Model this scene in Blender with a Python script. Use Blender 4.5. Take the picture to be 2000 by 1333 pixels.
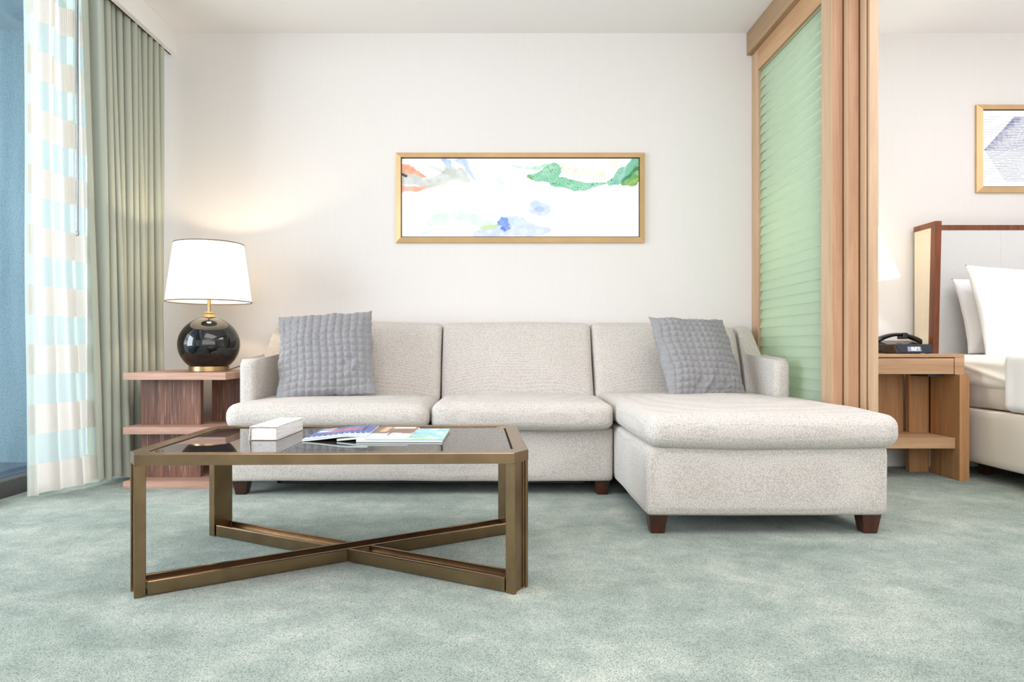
import bpy, bmesh, math, random
import numpy as np
from mathutils import Vector, Matrix, noise, Euler
random.seed(7)
for o in list(bpy.data.objects): bpy.data.objects.remove(o)
SC = bpy.context.scene
COL = SC.collection
PI = math.pi
R = math.radians

# ------------------------------------------------------------ camera, world, light, exposure
cam_d = bpy.data.cameras.new('camera'); cam = bpy.data.objects.new('camera', cam_d); COL.objects.link(cam)
cam_d.sensor_width = 36; cam_d.lens = 24.0
cam_d.shift_x = 0.015; cam_d.shift_y = 0.00675
cam_d.clip_start = 0.05
cam.location = (0, 0, 0.72); cam.rotation_euler = (R(90), 0, 0)
SC.camera = cam

def L(r, g, b):
    f = lambda c: (c/255/12.92) if c/255 <= 0.04045 else ((c/255+0.055)/1.055)**2.4
    return (f(r), f(g), f(b), 1.0)

world = bpy.data.worlds.new('world'); SC.world = world; world.use_nodes = True
wn = world.node_tree; bg = wn.nodes['Background']
bg.inputs['Color'].default_value = (0.88, 0.94, 1.0, 1); bg.inputs['Strength'].default_value = 0.9

def area(name, loc, rot, sx, sy, power, col=(1, 1, 1), spread=180):
    d = bpy.data.lights.new(name, 'AREA'); d.shape = 'RECTANGLE'; d.size = sx; d.size_y = sy
    d.energy = power; d.color = col; d.spread = R(spread)
    o = bpy.data.objects.new(name, d); o.location = loc; o.rotation_euler = rot; COL.objects.link(o)
    return o
# daylight outside the big window on the left (balcony side), aimed into the room
area('window_daylight', (-4.6, 1.7, 1.6), (0, R(-90), 0), 2.4, 3.6, 260, (0.93, 0.96, 1.0))
# daylight from the windows behind the camera
area('rear_daylight', (1.1, -2.0, 1.6), (R(90), 0, 0), 5.6, 1.9, 60, (1.0, 0.965, 0.985))
# unseen fill lights added under the living room and bedroom ceilings
area('living_ceiling_fill', (-0.2, 1.2, 2.60), (0, 0, 0), 2.2, 1.6, 30, (1.0, 0.95, 0.95))
area('bedroom_ceiling_fill', (2.5, 2.3, 2.58), (0, 0, 0), 1.2, 1.4, 23, (0.96, 0.95, 1.0))
area('bedroom_up_fill', (2.9, 1.6, 1.7), (R(180), 0, 0), 1.2, 1.2, 24, (0.92, 0.95, 1.0))  # added floating fill to brighten the bedroom ceiling, no lamp stands there
area('living_up_fill', (0.4, -0.9, 1.5), (R(180), 0, 0), 1.8, 1.2, 34, (1.0, 0.95, 0.97))  # added fill behind the camera, aimed up to brighten the ceiling
SC.view_settings.view_transform = 'Standard'; SC.view_settings.look = 'None'
SC.view_settings.exposure = 0.42; SC.view_settings.gamma = 1.0; SC.view_settings.use_curve_mapping = False
SC.cycles.max_bounces = 10; SC.cycles.diffuse_bounces = 6; SC.cycles.glossy_bounces = 5
SC.cycles.transmission_bounces = 8; SC.cycles.transparent_max_bounces = 16
SC.cycles.sample_clamp_indirect = 6
SC.cycles.use_denoising = True

# ------------------------------------------------------------ materials
def new_mat(name):
    m = bpy.data.materials.new(name); m.use_nodes = True
    nt = m.node_tree; p = nt.nodes['Principled BSDF']
    return m, nt, p
def setp(p, **k):
    for a, v in k.items():
        p.inputs[a.replace('_', ' ')].default_value = v
def coords(nt, scale=(1, 1, 1), rot=(0, 0, 0), kind='Object'):
    tc = nt.nodes.new('ShaderNodeTexCoord'); mp = nt.nodes.new('ShaderNodeMapping')
    mp.inputs['Scale'].default_value = scale; mp.inputs['Rotation'].default_value = rot
    nt.links.new(tc.outputs[kind], mp.inputs['Vector']); return mp.outputs['Vector']
def tex_noise(nt, vec, scale, detail=3, rough=0.5, dist=0.0):
    n = nt.nodes.new('ShaderNodeTexNoise'); n.inputs['Scale'].default_value = scale
    n.inputs['Detail'].default_value = detail; n.inputs['Roughness'].default_value = rough
    n.inputs['Distortion'].default_value = dist
    nt.links.new(vec, n.inputs['Vector']); return n.outputs['Fac']
def ramp(nt, fac, stops):
    r = nt.nodes.new('ShaderNodeValToRGB'); e = r.color_ramp.elements
    e[0].position, e[0].color = stops[0]; e[1].position, e[1].color = stops[-1]
    for pos, c in stops[1:-1]:
        x = e.new(pos); x.color = c
    nt.links.new(fac, r.inputs['Fac']); return r.outputs['Color']
def bump(nt, p, fac, strength, dist):
    b = nt.nodes.new('ShaderNodeBump'); b.inputs['Strength'].default_value = strength
    b.inputs['Distance'].default_value = dist
    nt.links.new(fac, b.inputs['Height']); nt.links.new(b.outputs['Normal'], p.inputs['Normal'])
def mathn(nt, op, a, b=None):
    n = nt.nodes.new('ShaderNodeMath'); n.operation = op
    for i, v in enumerate((a, b)):
        if v is None: continue
        if isinstance(v, (int, float)): n.inputs[i].default_value = v
        else: nt.links.new(v, n.inputs[i])
    return n.outputs[0]
def mixc(nt, fac, a, b, mode='MIX'):
    n = nt.nodes.new('ShaderNodeMix'); n.data_type = 'RGBA'; n.blend_type = mode
    for s, v in ((n.inputs[0], fac), (n.inputs[6], a), (n.inputs[7], b)):
        if isinstance(v, (int, float)): s.default_value = v
        elif isinstance(v, tuple): s.default_value = v
        else: nt.links.new(v, s)
    return n.outputs[2]

def plain(name, col, rough=0.5, metal=0.0, grain=0.0, gs=40, spec=0.5):
    m, nt, p = new_mat(name)
    setp(p, Roughness=rough, Metallic=metal, Specular_IOR_Level=spec)
    v = coords(nt); f = tex_noise(nt, v, gs, 4)
    a = tuple(c*(1-grain) for c in col[:3])+(1,); b = tuple(min(1, c*(1+grain)) for c in col[:3])+(1,)
    nt.links.new(ramp(nt, f, [(0.3, a), (0.7, b)]), p.inputs['Base Color'])
    return m

def wood(name, c1, c2, grain_axis=2, scale=1.0, rough=0.45, contrast=0.5, bumps=0.15, pores=0.0):
    m, nt, p = new_mat(name); setp(p, Roughness=rough)
    s = [22*scale]*3; s[grain_axis] = 1.3*scale
    v = coords(nt, tuple(s)); f1 = tex_noise(nt, v, 1.0, 5, 0.6, 0.8)
    s2 = [170*scale]*3; s2[grain_axis] = 5*scale
    v2 = coords(nt, tuple(s2)); f2 = tex_noise(nt, v2, 1.0, 3, 0.6)
    f = mathn(nt, 'ADD', mathn(nt, 'MULTIPLY', f1, 0.6), mathn(nt, 'MULTIPLY', f2, 0.4))
    col = ramp(nt, f, [(0.5-contrast/4, c1), (0.5+contrast/4, c2)])
    if pores:
        light = ramp(nt, f2, [(0.60, (0, 0, 0, 1)), (0.68, (1, 1, 1, 1))])
        col = mixc(nt, mathn(nt, 'MULTIPLY', light, pores), col, L(205, 175, 165))
    nt.links.new(col, p.inputs['Base Color'])
    bump(nt, p, f2, bumps, 0.002)
    return m

def wall_mat(name, col, ribs=True):
    m, nt, p = new_mat(name); setp(p, Roughness=0.85, Specular_IOR_Level=0.2)
    v = coords(nt, (260, 260, 6)); f = tex_noise(nt, v, 1.0, 2)
    a = tuple(c*0.98 for c in col[:3])+(1,)
    nt.links.new(ramp(nt, f, [(0.3, a), (0.7, col)]), p.inputs['Base Color'])
    if ribs: bump(nt, p, f, 0.06, 0.001)
    return m

def carpet_mat():
    m, nt, p = new_mat('green_carpet'); setp(p, Roughness=1.0, Specular_IOR_Level=0.05)
    p.inputs['Sheen Weight'].default_value = 0.25
    v = coords(nt)
    big = tex_noise(nt, coords(nt, (1.0, 1.5, 1)), 2.0, 5, 0.65, 0.25)
    mid = tex_noise(nt, v, 9, 4, 0.6, 0.3)
    fine = tex_noise(nt, v, 330, 3, 0.75)
    f = mathn(nt, 'ADD', mathn(nt, 'MULTIPLY', big, 0.58), mathn(nt, 'MULTIPLY', mid, 0.42))
    base = ramp(nt, f, [(0.36, L(130, 145, 134)), (0.5, L(156, 168, 157)), (0.66, L(188, 194, 182))])
    spk = ramp(nt, fine, [(0.37, (0.22, 0.26, 0.24, 1)), (0.5, (1.0, 1.0, 1.0, 1)), (0.66, (1.3, 1.3, 1.28, 1))])
    nt.links.new(mixc(nt, 1.0, base, spk, 'MULTIPLY'), p.inputs['Base Color'])
    bump(nt, p, fine, 0.8, 0.006)
    return m

def fabric_mat(name, c_dark, c_light, scale=170, strength=0.5, rot=(0, R(0), 0)):
    m, nt, p = new_mat(name); setp(p, Roughness=0.95, Specular_IOR_Level=0.1)
    p.inputs['Sheen Weight'].default_value = 0.15
    v = coords(nt, (1, 1, 1), rot)
    vo = nt.nodes.new('ShaderNodeTexVoronoi'); vo.inputs['Scale'].default_value = scale
    vo.inputs['Randomness'].default_value = 0.6
    nt.links.new(v, vo.inputs['Vector'])
    n = tex_noise(nt, v, 5, 3)
    h = mathn(nt, 'SUBTRACT', 1.0, mathn(nt, 'MULTIPLY', vo.outputs['Distance'], 1.0))
    f = mathn(nt, 'ADD', mathn(nt, 'MULTIPLY', h, 0.92), mathn(nt, 'MULTIPLY', n, 0.08))
    nt.links.new(ramp(nt, f, [(0.35, c_dark), (0.72, c_light)]), p.inputs['Base Color'])
    bump(nt, p, h, strength, 0.003)
    return m

def cloth_mat(name, col, trans=0.0, rough=0.9, weave=600, var=0.06):
    m, nt, p = new_mat(name); setp(p, Roughness=rough, Specular_IOR_Level=0.15)
    f = tex_noise(nt, coords(nt, (1, 1, 0.25)), weave, 2)
    a = tuple(c*(1-var) for c in col[:3])+(1,)
    c = ramp(nt, f, [(0.3, a), (0.7, col)])
    nt.links.new(c, p.inputs['Base Color'])
    bump(nt, p, f, 0.15, 0.001)
    if trans:
        t = nt.nodes.new('ShaderNodeBsdfTranslucent'); nt.links.new(c, t.inputs['Color'])
        mx = nt.nodes.new('ShaderNodeMixShader'); mx.inputs[0].default_value = trans
        out = nt.nodes['Material Output']
        nt.links.new(p.outputs[0], mx.inputs[1]); nt.links.new(t.outputs[0], mx.inputs[2])
        nt.links.new(mx.outputs[0], out.inputs['Surface'])
    return m

def sheer_mat(name, col, transp, trans, ribs=False):
    m, nt, p = new_mat(name); setp(p, Roughness=0.8)
    c = col
    if ribs:
        w = nt.nodes.new('ShaderNodeTexWave'); w.inputs['Scale'].default_value = 1.0; w.wave_type = 'BANDS'; w.bands_direction = 'X'
        w.inputs['Distortion'].default_value = 1.2; w.inputs['Detail'].default_value = 1
        nt.links.new(coords(nt, (52, 0.6, 1), kind='UV'), w.inputs['Vector'])
        c = ramp(nt, w.outputs['Fac'], [(0.0, tuple(x*0.80 for x in col[:3])+(1,)), (0.55, col)])
        bump(nt, p, w.outputs['Fac'], 0.5, 0.004)
        nt.links.new(c, p.inputs['Base Color'])
    else: p.inputs['Base Color'].default_value = col
    t = nt.nodes.new('ShaderNodeBsdfTranslucent')
    if ribs: nt.links.new(c, t.inputs['Color'])
    else: t.inputs['Color'].default_value = col
    tr = nt.nodes.new('ShaderNodeBsdfTransparent'); tr.inputs['Color'].default_value = (0.97, 1.0, 0.98, 1)
    m1 = nt.nodes.new('ShaderNodeMixShader'); m1.inputs[0].default_value = trans
    m2 = nt.nodes.new('ShaderNodeMixShader'); m2.inputs[0].default_value = transp
    nt.links.new(p.outputs[0], m1.inputs[1]); nt.links.new(t.outputs[0], m1.inputs[2])
    nt.links.new(m1.outputs[0], m2.inputs[1]); nt.links.new(tr.outputs[0], m2.inputs[2])
    nt.links.new(m2.outputs[0], nt.nodes['Material Output'].inputs['Surface'])
    return m

def thin_glass(name, tint=(0.95, 0.98, 1, 1), refl=0.05):
    m, nt, p = new_mat(name)
    tr = nt.nodes.new('ShaderNodeBsdfTransparent'); tr.inputs['Color'].default_value = tint
    g = nt.nodes.new('ShaderNodeBsdfGlossy'); g.inputs['Roughness'].default_value = 0.0
    mx = nt.nodes.new('ShaderNodeMixShader'); mx.inputs[0].default_value = refl
    nt.links.new(tr.outputs[0], mx.inputs[1]); nt.links.new(g.outputs[0], mx.inputs[2])
    nt.links.new(mx.outputs[0], nt.nodes['Material Output'].inputs['Surface'])
    return m

def vcol_mat(name, rough=0.6, spec=0.3, emit=0.0):
    m, nt, p = new_mat(name); setp(p, Roughness=rough, Specular_IOR_Level=spec)
    a = nt.nodes.new('ShaderNodeAttribute'); a.attribute_name = 'print'
    nt.links.new(a.outputs['Color'], p.inputs['Base Color'])
    if emit:
        nt.links.new(a.outputs['Color'], p.inputs['Emission Color']); p.inputs['Emission Strength'].default_value = emit
    return m

M = {}
M['wall'] = wall_mat('pale_vinyl_wallcovering', L(221, 216, 212))
M['ceiling'] = wall_mat('ceiling_paint', L(236, 232, 230), False)
M['white_paint'] = plain('white_trim_paint', L(238, 236, 234), 0.5)
M['carpet'] = carpet_mat()
M['sofa'] = fabric_mat('ivory_woven_upholstery', L(176, 169, 162), L(212, 205, 198), 200, 0.5)
M['pillow'] = fabric_mat('grey_quilted_cloth', L(128, 127, 129), L(160, 159, 161), 420, 0.3)
M['dark_leg'] = wood('dark_walnut_leg', L(40, 20, 12), L(76, 38, 21), 2, 1.0, 0.35)
M['black'] = plain('black_metal', L(18, 18, 20), 0.4)
M['bronze'] = plain('brushed_bronze', L(146, 121, 92), 0.27, 1.0, 0.14, 14)
M['brass'] = plain('aged_brass', L(186, 158, 112), 0.28, 0.9, 0.08, 12)
M['dark_glass'] = plain('smoked_glass', L(42, 41, 42), 0.015, 0.0, 0.0, 10, 0.65)
M['dark_glass'].node_tree.nodes['Principled BSDF'].inputs['IOR'].default_value = 1.75
M['table_wood'] = wood('reddish_oak_edge', L(160, 120, 102), L(202, 162, 142), 0, 1.2, 0.5, 0.6, 0.4, 0.25)
M['table_panel'] = wood('dark_cerused_oak', L(88, 58, 46), L(140, 98, 78), 2, 1.0, 0.42, 0.6, 0.5, 0.5)
M['ceramic'] = plain('black_glazed_ceramic', L(9, 6, 7), 0.03, 0, 0, 10, 0.7)
M['rim'] = plain('dark_shade_trim', L(72, 58, 48), 0.7)
M['drape'] = cloth_mat('sage_grey_drape_cloth', L(176, 180, 166), 0.0, 0.9, 500, 0.05)
M['drape_liner'] = cloth_mat('pale_drape_lining', L(228, 232, 222), 0.2)
M['sheer'] = sheer_mat('seafoam_sheer', L(230, 239, 233), 0.32, 0.5)
M['sheer_band'] = sheer_mat('cream_ribbed_band', L(244, 234, 223), 0.06, 0.45, True)
M['oak'] = wood('light_oak', L(166, 134, 104), L(198, 168, 136), 2, 0.8, 0.5, 0.8, 0.12)
M['oak_h'] = wood('light_oak_horizontal', L(164, 124, 88), L(196, 156, 116), 1, 0.7, 0.5, 0.8, 0.12)
M['oak_pink'] = wood('warm_oak_end', L(160, 118, 88), L(188, 146, 112), 2, 1.0, 0.5, 0.6, 0.12)
M['oak_dk'] = wood('header_oak', L(140, 112, 82), L(168, 138, 106), 1, 0.6, 0.5, 0.7, 0.12)
M['oak_night'] = wood('nightstand_oak', L(160, 122, 88), L(198, 160, 124), 0, 1.0, 0.5, 0.7, 0.15)
M['oak_night_v'] = wood('nightstand_oak_upright', L(150, 106, 66), L(192, 146, 102), 2, 1.0, 0.5, 0.7, 0.15)
M['walnut'] = wood('headboard_walnut', L(92, 46, 22), L(130, 72, 38), 2, 0.8, 0.35)
M['cream_leather'] = plain('cream_leather', L(250, 238, 216), 0.6, 0, 0.02)
M['grey_uph'] = cloth_mat('grey_headboard_cloth', L(208, 207, 204), 0, 0.9, 300, 0.04)
M['bed_uph'] = cloth_mat('beige_bed_cloth', L(224, 216, 205), 0, 0.85, 300, 0.04)
M['linen'] = cloth_mat('white_linen', L(244, 243, 245), 0, 0.9, 500, 0.02)
M['sheet'] = cloth_mat('cream_white_sheet', L(252, 248, 243), 0, 0.9, 500, 0.01)
M['boxspring'] = cloth_mat('taupe_mattress_cloth', L(222, 212, 206), 0, 0.9, 300, 0.03)
M['stucco'] = None
m, nt, p = new_mat('blue_lit_stucco'); setp(p, Roughness=0.95, Specular_IOR_Level=0.1)  # cool cast of the outdoor light is put into the stucco's blue colour
f = tex_noise(nt, coords(nt), 90, 4, 0.6); f2 = tex_noise(nt, coords(nt, (6, 6, 1)), 1.2, 3)
nt.links.new(ramp(nt, mathn(nt, 'ADD', mathn(nt, 'MULTIPLY', f, 0.5), mathn(nt, 'MULTIPLY', f2, 0.5)), [(0.35, L(74, 98, 108)), (0.65, L(100, 124, 134))]), p.inputs['Base Color'])
bump(nt, p, f, 0.7, 0.012); M['stucco'] = m
M['balcony_floor'] = plain('dark_blue_balcony_slab', L(44, 64, 78), 0.8, 0, 0.1)
M['balcony_ceiling'] = plain('balcony_soffit', L(92, 116, 126), 0.8, 0, 0.1)
M['window_frame'] = plain('dark_anodised_frame', L(86, 84, 84), 0.45, 0.5, 0.05)
M['glass'] = thin_glass('window_glass')
M['chrome'] = plain('clear_grey_wand', L(170, 172, 178), 0.15, 0.9)
M['gold'] = plain('matte_gold_frame', L(206, 170, 122), 0.45, 0.3, 0.06, 8)
M['frame_line'] = plain('dark_frame_line', L(70, 48, 36), 0.7)
M['print'] = vcol_mat('printed_paper', 0.55, 0.2)
M['gloss_print'] = vcol_mat('glossy_cover_print', 0.3, 0.4)
M['paper'] = plain('page_block_paper', L(226, 232, 228), 0.8)
M['clock_body'] = plain('brown_black_plastic', L(58, 46, 44), 0.35)
M['clock_front'] = plain('blue_black_grille', L(38, 48, 62), 0.45, 0, 0.2, 300)
M['phone'] = plain('black_plastic', L(22, 22, 22), 0.22)
M['lcd'] = plain('lcd_panel', L(150, 158, 176), 0.3)
M['lcd_digit'] = plain('lcd_digit_white', L(250, 252, 255), 0.4)
M['lcd_digit'].node_tree.nodes['Principled BSDF'].inputs['Emission Color'].default_value = (0.9, 0.95, 1, 1)
M['lcd_digit'].node_tree.nodes['Principled BSDF'].inputs['Emission Strength'].default_value = 0.6
M['cord'] = plain('grey_brown_cord', L(110, 98, 88), 0.5)
# white leatherette of the box, streaked like bleached wood
m, nt, p = new_mat('white_streaked_leatherette'); setp(p, Roughness=0.5)
f = tex_noise(nt, coords(nt, (60, 9, 260)), 1.0, 4, 0.6)
nt.links.new(ramp(nt, f, [(0.3, L(206, 198, 192)), (0.5, L(243, 240, 236)), (0.8, L(250, 248, 246))]), p.inputs['Base Color']); M['box'] = m
M['stitch'] = plain('brown_edge_stitching', L(168, 140, 122), 0.6)
# lamp shade: thin white cloth lit from inside
def shade_mat(name, glow):
    m, nt, p = new_mat(name); setp(p, Roughness=0.9, Base_Color=L(250, 246, 238))
    t = nt.nodes.new('ShaderNodeBsdfTranslucent'); t.inputs['Color'].default_value = L(255, 246, 230)
    mx = nt.nodes.new('ShaderNodeMixShader'); mx.inputs[0].default_value = 0.55
    p.inputs['Emission Color'].default_value = (1.0, 0.93, 0.82, 1); p.inputs['Emission Strength'].default_value = glow
    nt.links.new(p.outputs[0], mx.inputs[1]); nt.links.new(t.outputs[0], mx.inputs[2])
    nt.links.new(mx.outputs[0], nt.nodes['Material Output'].inputs['Surface']); return m
M['shade'] = shade_mat('lit_lampshade_cloth', 0.5)
# green ribbed translucent glass of the sliding door
m, nt, p = new_mat('pale_green_frosted_glass')
f = tex_noise(nt, coords(nt, (1, 1, 1)), 3, 2)
c = ramp(nt, f, [(0.3, L(234, 240, 230)), (0.7, L(240, 243, 234))])
setp(p, Roughness=0.22); nt.links.new(c, p.inputs['Base Color'])
t = nt.nodes.new('ShaderNodeBsdfTranslucent'); nt.links.new(c, t.inputs['Color'])
tr = nt.nodes.new('ShaderNodeBsdfTransparent'); tr.inputs['Color'].default_value = L(205, 232, 214)
mx = nt.nodes.new('ShaderNodeMixShader'); mx.inputs[0].default_value = 0.74
mx2 = nt.nodes.new('ShaderNodeMixShader'); mx2.inputs[0].default_value = 0.2
nt.links.new(p.outputs[0], mx.inputs[1]); nt.links.new(t.outputs[0], mx.inputs[2])
nt.links.new(mx.outputs[0], mx2.inputs[1]); nt.links.new(tr.outputs[0], mx2.inputs[2])
nt.links.new(mx2.outputs[0], nt.nodes['Material Output'].inputs['Surface']); M['rib_glass'] = m

# ------------------------------------------------------------ helpers
def thing(name, label, cat, loc=(0, 0, 0), rotz=0, group=None, rot=None):
    o = bpy.data.objects.new(name, None); COL.objects.link(o); o.empty_display_size = 0.05
    o.location = loc; o.rotation_euler = rot if rot else (0, 0, rotz)
    o['label'] = label; o['category'] = cat
    if group: o['group'] = group
    return o
def tag(o, label, cat, group=None):
    o['label'] = label; o['category'] = cat
    if group: o['group'] = group
    return o
def wloc(o):
    v = Vector((0, 0, 0))
    while o: v += o.location; o = o.parent
    return v
def obj(name, bm, mat, parent=None, local=False, smooth=None, center=False):
    """link bm as one mesh object; vertices are in world space unless local (then in the parent's space)"""
    if parent is not None and not local:
        bmesh.ops.translate(bm, verts=bm.verts, vec=-wloc(parent))
    c = Vector((0, 0, 0))
    if parent is None or center:
        xs = [v.co for v in bm.verts]
        lo = Vector([min(v[i] for v in xs) for i in range(3)]); hi = Vector([max(v[i] for v in xs) for i in range(3)])
        c = Vector(((lo.x+hi.x)/2, (lo.y+hi.y)/2, lo.z))
        bmesh.ops.translate(bm, verts=bm.verts, vec=-c)
    bmesh.ops.recalc_face_normals(bm, faces=bm.faces)
    me = bpy.data.meshes.new(name); bm.to_mesh(me); bm.free()
    me.materials.append(mat)
    if smooth is not None:
        me.polygons.foreach_set('use_smooth', [True]*len(me.polygons))
        if smooth < 180: me.set_sharp_from_angle(angle=R(smooth))
    o = bpy.data.objects.new(name, me); COL.objects.link(o)
    if parent is not None: o.parent = parent
    o.location = c
    return o
def struct(name, bm, mat, parent=None):
    o = obj(name, bm, mat, parent)
    if parent is None: o['kind'] = 'structure'
    return o
def BM(): return bmesh.new()
def box(bm, x0, x1, y0, y1, z0, z1, bev=0.0, seg=2):
    r = bmesh.ops.create_cube(bm, size=1)
    for v in r['verts']:
        v.co = Vector((x0+(v.co.x+.5)*(x1-x0), y0+(v.co.y+.5)*(y1-y0), z0+(v.co.z+.5)*(z1-z0)))
    if bev:
        es = list({e for v in r['verts'] for e in v.link_edges})
        bmesh.ops.bevel(bm, geom=es, offset=bev, segments=seg, profile=0.5, affect='EDGES')
    return bm
def bx(*a, **k): return box(BM(), *a, **k)
def prism(bm, poly, z0, z1, bev=0):
    """vertical prism over a plan polygon"""
    b = [bm.verts.new((x, y, z0)) for x, y in poly]; t = [bm.verts.new((x, y, z1)) for x, y in poly]
    n = len(poly); fs = [bm.faces.new(b[::-1]), bm.faces.new(t)]
    for i in range(n): fs.append(bm.faces.new((b[i], b[(i+1) % n], t[(i+1) % n], t[i])))
    if bev:
        es = list({e for f in fs for e in f.edges})
        bmesh.ops.bevel(bm, geom=es, offset=bev, segments=1, affect='EDGES')
    return bm
def extrude_poly(bm, pts3, vec):
    a = [bm.verts.new(p) for p in pts3]; v = Vector(vec); b = [bm.verts.new(Vector(p)+v) for p in pts3]
    n = len(a); bm.faces.new(a[::-1]); bm.faces.new(b)
    for i in range(n): bm.faces.new((a[i], a[(i+1) % n], b[(i+1) % n], b[i]))
    return bm
def lathe(bm, prof, cx, cy, n=48, cap=True):
    rings = []
    for r, z in prof:
        rings.append([bm.verts.new((cx+r*math.cos(2*PI*i/n), cy+r*math.sin(2*PI*i/n), z)) for i in range(n)])
    for a, b in zip(rings, rings[1:]):
        for i in range(n): bm.faces.new((a[i], a[(i+1) % n], b[(i+1) % n], b[i]))
    if cap: bm.faces.new(rings[0][::-1]); bm.faces.new(rings[-1])
    return bm
def tube(bm, pts, r, n=8):
    pts = [Vector(p) for p in pts]; rings = []
    for i, p in enumerate(pts):
        t = (pts[min(i+1, len(pts)-1)]-pts[max(i-1, 0)]).normalized()
        up = Vector((0, 0, 1)) if abs(t.z) < .95 else Vector((1, 0, 0))
        a = t.cross(up).normalized(); b = t.cross(a)
        rings.append([bm.verts.new(p+a*r*math.cos(2*PI*k/n)+b*r*math.sin(2*PI*k/n)) for k in range(n)])
    for A, B in zip(rings, rings[1:]):
        for k in range(n): bm.faces.new((A[k], A[(k+1) % n], B[(k+1) % n], B[k]))
    bm.faces.new(rings[0][::-1]); bm.faces.new(rings[-1]); return bm
def gridsamples(n, edge):
    # parameters 0..1, denser towards both ends
    return [0.5-0.5*math.cos(PI*i/n)*(1 if edge else 1) for i in range(n+1)]
def cushion(x0, x1, y0, y1, z0, z1, r=0.04, crown=0.0, front=0.0, n=(22, 18, 10), fn=None, seed=0, wob=0.003):
    """soft rounded box with a crowned top (z) and a bulging front (-y)"""
    bm = BM(); nx, ny, nz = n
    X, Y, Z = gridsamples(nx, 1), gridsamples(ny, 1), gridsamples(nz, 1)
    vs = {}
    def vert(i, j, k):
        key = (i, j, k)
        if key not in vs:
            p = Vector((x0+(x1-x0)*X[i], y0+(y1-y0)*Y[j], z0+(z1-z0)*Z[k]))
            rr = [min(r, (b-a)/2-1e-4) for a, b in ((x0, x1), (y0, y1), (z0, z1))]; rm = min(rr)
            q = Vector((min(max(p.x, x0+rm), x1-rm), min(max(p.y, y0+rm), y1-rm), min(max(p.z, z0+rm), z1-rm)))
            d = p-q
            if d.length > 1e-7: p = q+d.normalized()*rm
            u, v, w = 2*X[i]-1, 2*Y[j]-1, 2*Z[k]-1
            cu, cv, cw = (1-abs(u)**2.6), (1-abs(v)**2.6), (1-w*w)
            p.z += crown*cu*cv*max(0, w)
            p.y += front*cu*cw*(-1 if v < 0 else 0)*abs(v)
            no = noise.noise(Vector((p.x*4+seed*7, p.y*4, p.z*4)))
            p += (Vector((u, v, w)))*wob*no*1.5
            if fn: p = fn(p, u, v, w)
            vs[key] = bm.verts.new(p)
        return vs[key]
    for k in (0, nz):
        for i in range(nx):
            for j in range(ny): bm.faces.new((vert(i, j, k), vert(i+1, j, k), vert(i+1, j+1, k), vert(i, j+1, k)))
    for j in (0, ny):
        for i in range(nx):
            for k in range(nz): bm.faces.new((vert(i, j, k), vert(i+1, j, k), vert(i+1, j, k+1), vert(i, j, k+1)))
    for i in (0, nx):
        for j in range(ny):
            for k in range(nz): bm.faces.new((vert(i, j, k), vert(i, j+1, k), vert(i, j+1, k+1), vert(i, j, k+1)))
    return bm
def soft_pillow(w, h, t, n=90, quilt=0, amp=0.006, pinch=0.05, wr=0.0, seed=0, creases=(), flare=0.0):
    """pillow standing in its local XZ plane, thickness along Y, bottom edge at z=0"""
    bm = BM(); S = {}
    for side in (-1, 1):
        for i in range(n+1):
            for j in range(n+1):
                if side == 1 and (i in (0, n) or j in (0, n)): S[(1, i, j)] = S[(-1, i, j)]; continue
                u, v = 2*i/n-1, 2*j/n-1
                e = pinch*(1-v*v)*abs(u)**3*(1 if u > 0 else -1), pinch*(1-u*u)*abs(v)**3*(1 if v > 0 else -1)
                x = (u-e[0])*w/2; z = (v-e[1])*h/2
                th = ((1-abs(u)**2.4)*(1-abs(v)**2.4))
                y = t/2*max(0, th)**0.55
                fade = min(1, th*5)
                if quilt and side == -1 or quilt:
                    a = abs(math.sin(PI*quilt*(u+1)/2+0.25*math.sin(5*v))); b = abs(math.sin(PI*quilt*(v+1)/2+0.25*math.sin(4*u+1)))
                    y += amp*((a**0.55)*(b**0.55)-0.4)*fade
                y += wr*fade*noise.noise(Vector((x*7+seed, z*7, seed*3.1)))
                for (cu, cv, ang, ln, am) in creases:
                    du, dv = u-cu, v-cv; s = du*math.cos(ang)+dv*math.sin(ang); q = -du*math.sin(ang)+dv*math.cos(ang)
                    y += am*math.exp(-(s/ln)**2-(q/0.055)**2)*fade
                if quilt: x += 0.0025*abs(u)**4*math.sin(v*13*PI)*(1 if u > 0 else -1)*.5; z += 0.0025*abs(v)**4*math.sin(u*13*PI)*.5
                if quilt: x += .012*noise.noise(Vector((u*2, v*3, seed+31)))*abs(u); z += .012*noise.noise(Vector((u*3, v*2, seed+37)))*abs(v)
                x += 0.004*noise.noise(Vector((x*9, z*9, seed+5))); z += 0.004*noise.noise(Vector((x*9, z*9, seed+9)))
                x *= 1+flare*v
                S[(side, i, j)] = bm.verts.new((x, side*y, z+h/2))
        for i in range(n):
            for j in range(n):
                q = (S[(side, i, j)], S[(side, i+1, j)], S[(side, i+1, j+1)], S[(side, i, j+1)])
                if len(set(q)) == 4: bm.faces.new(q)
    return bm
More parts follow.
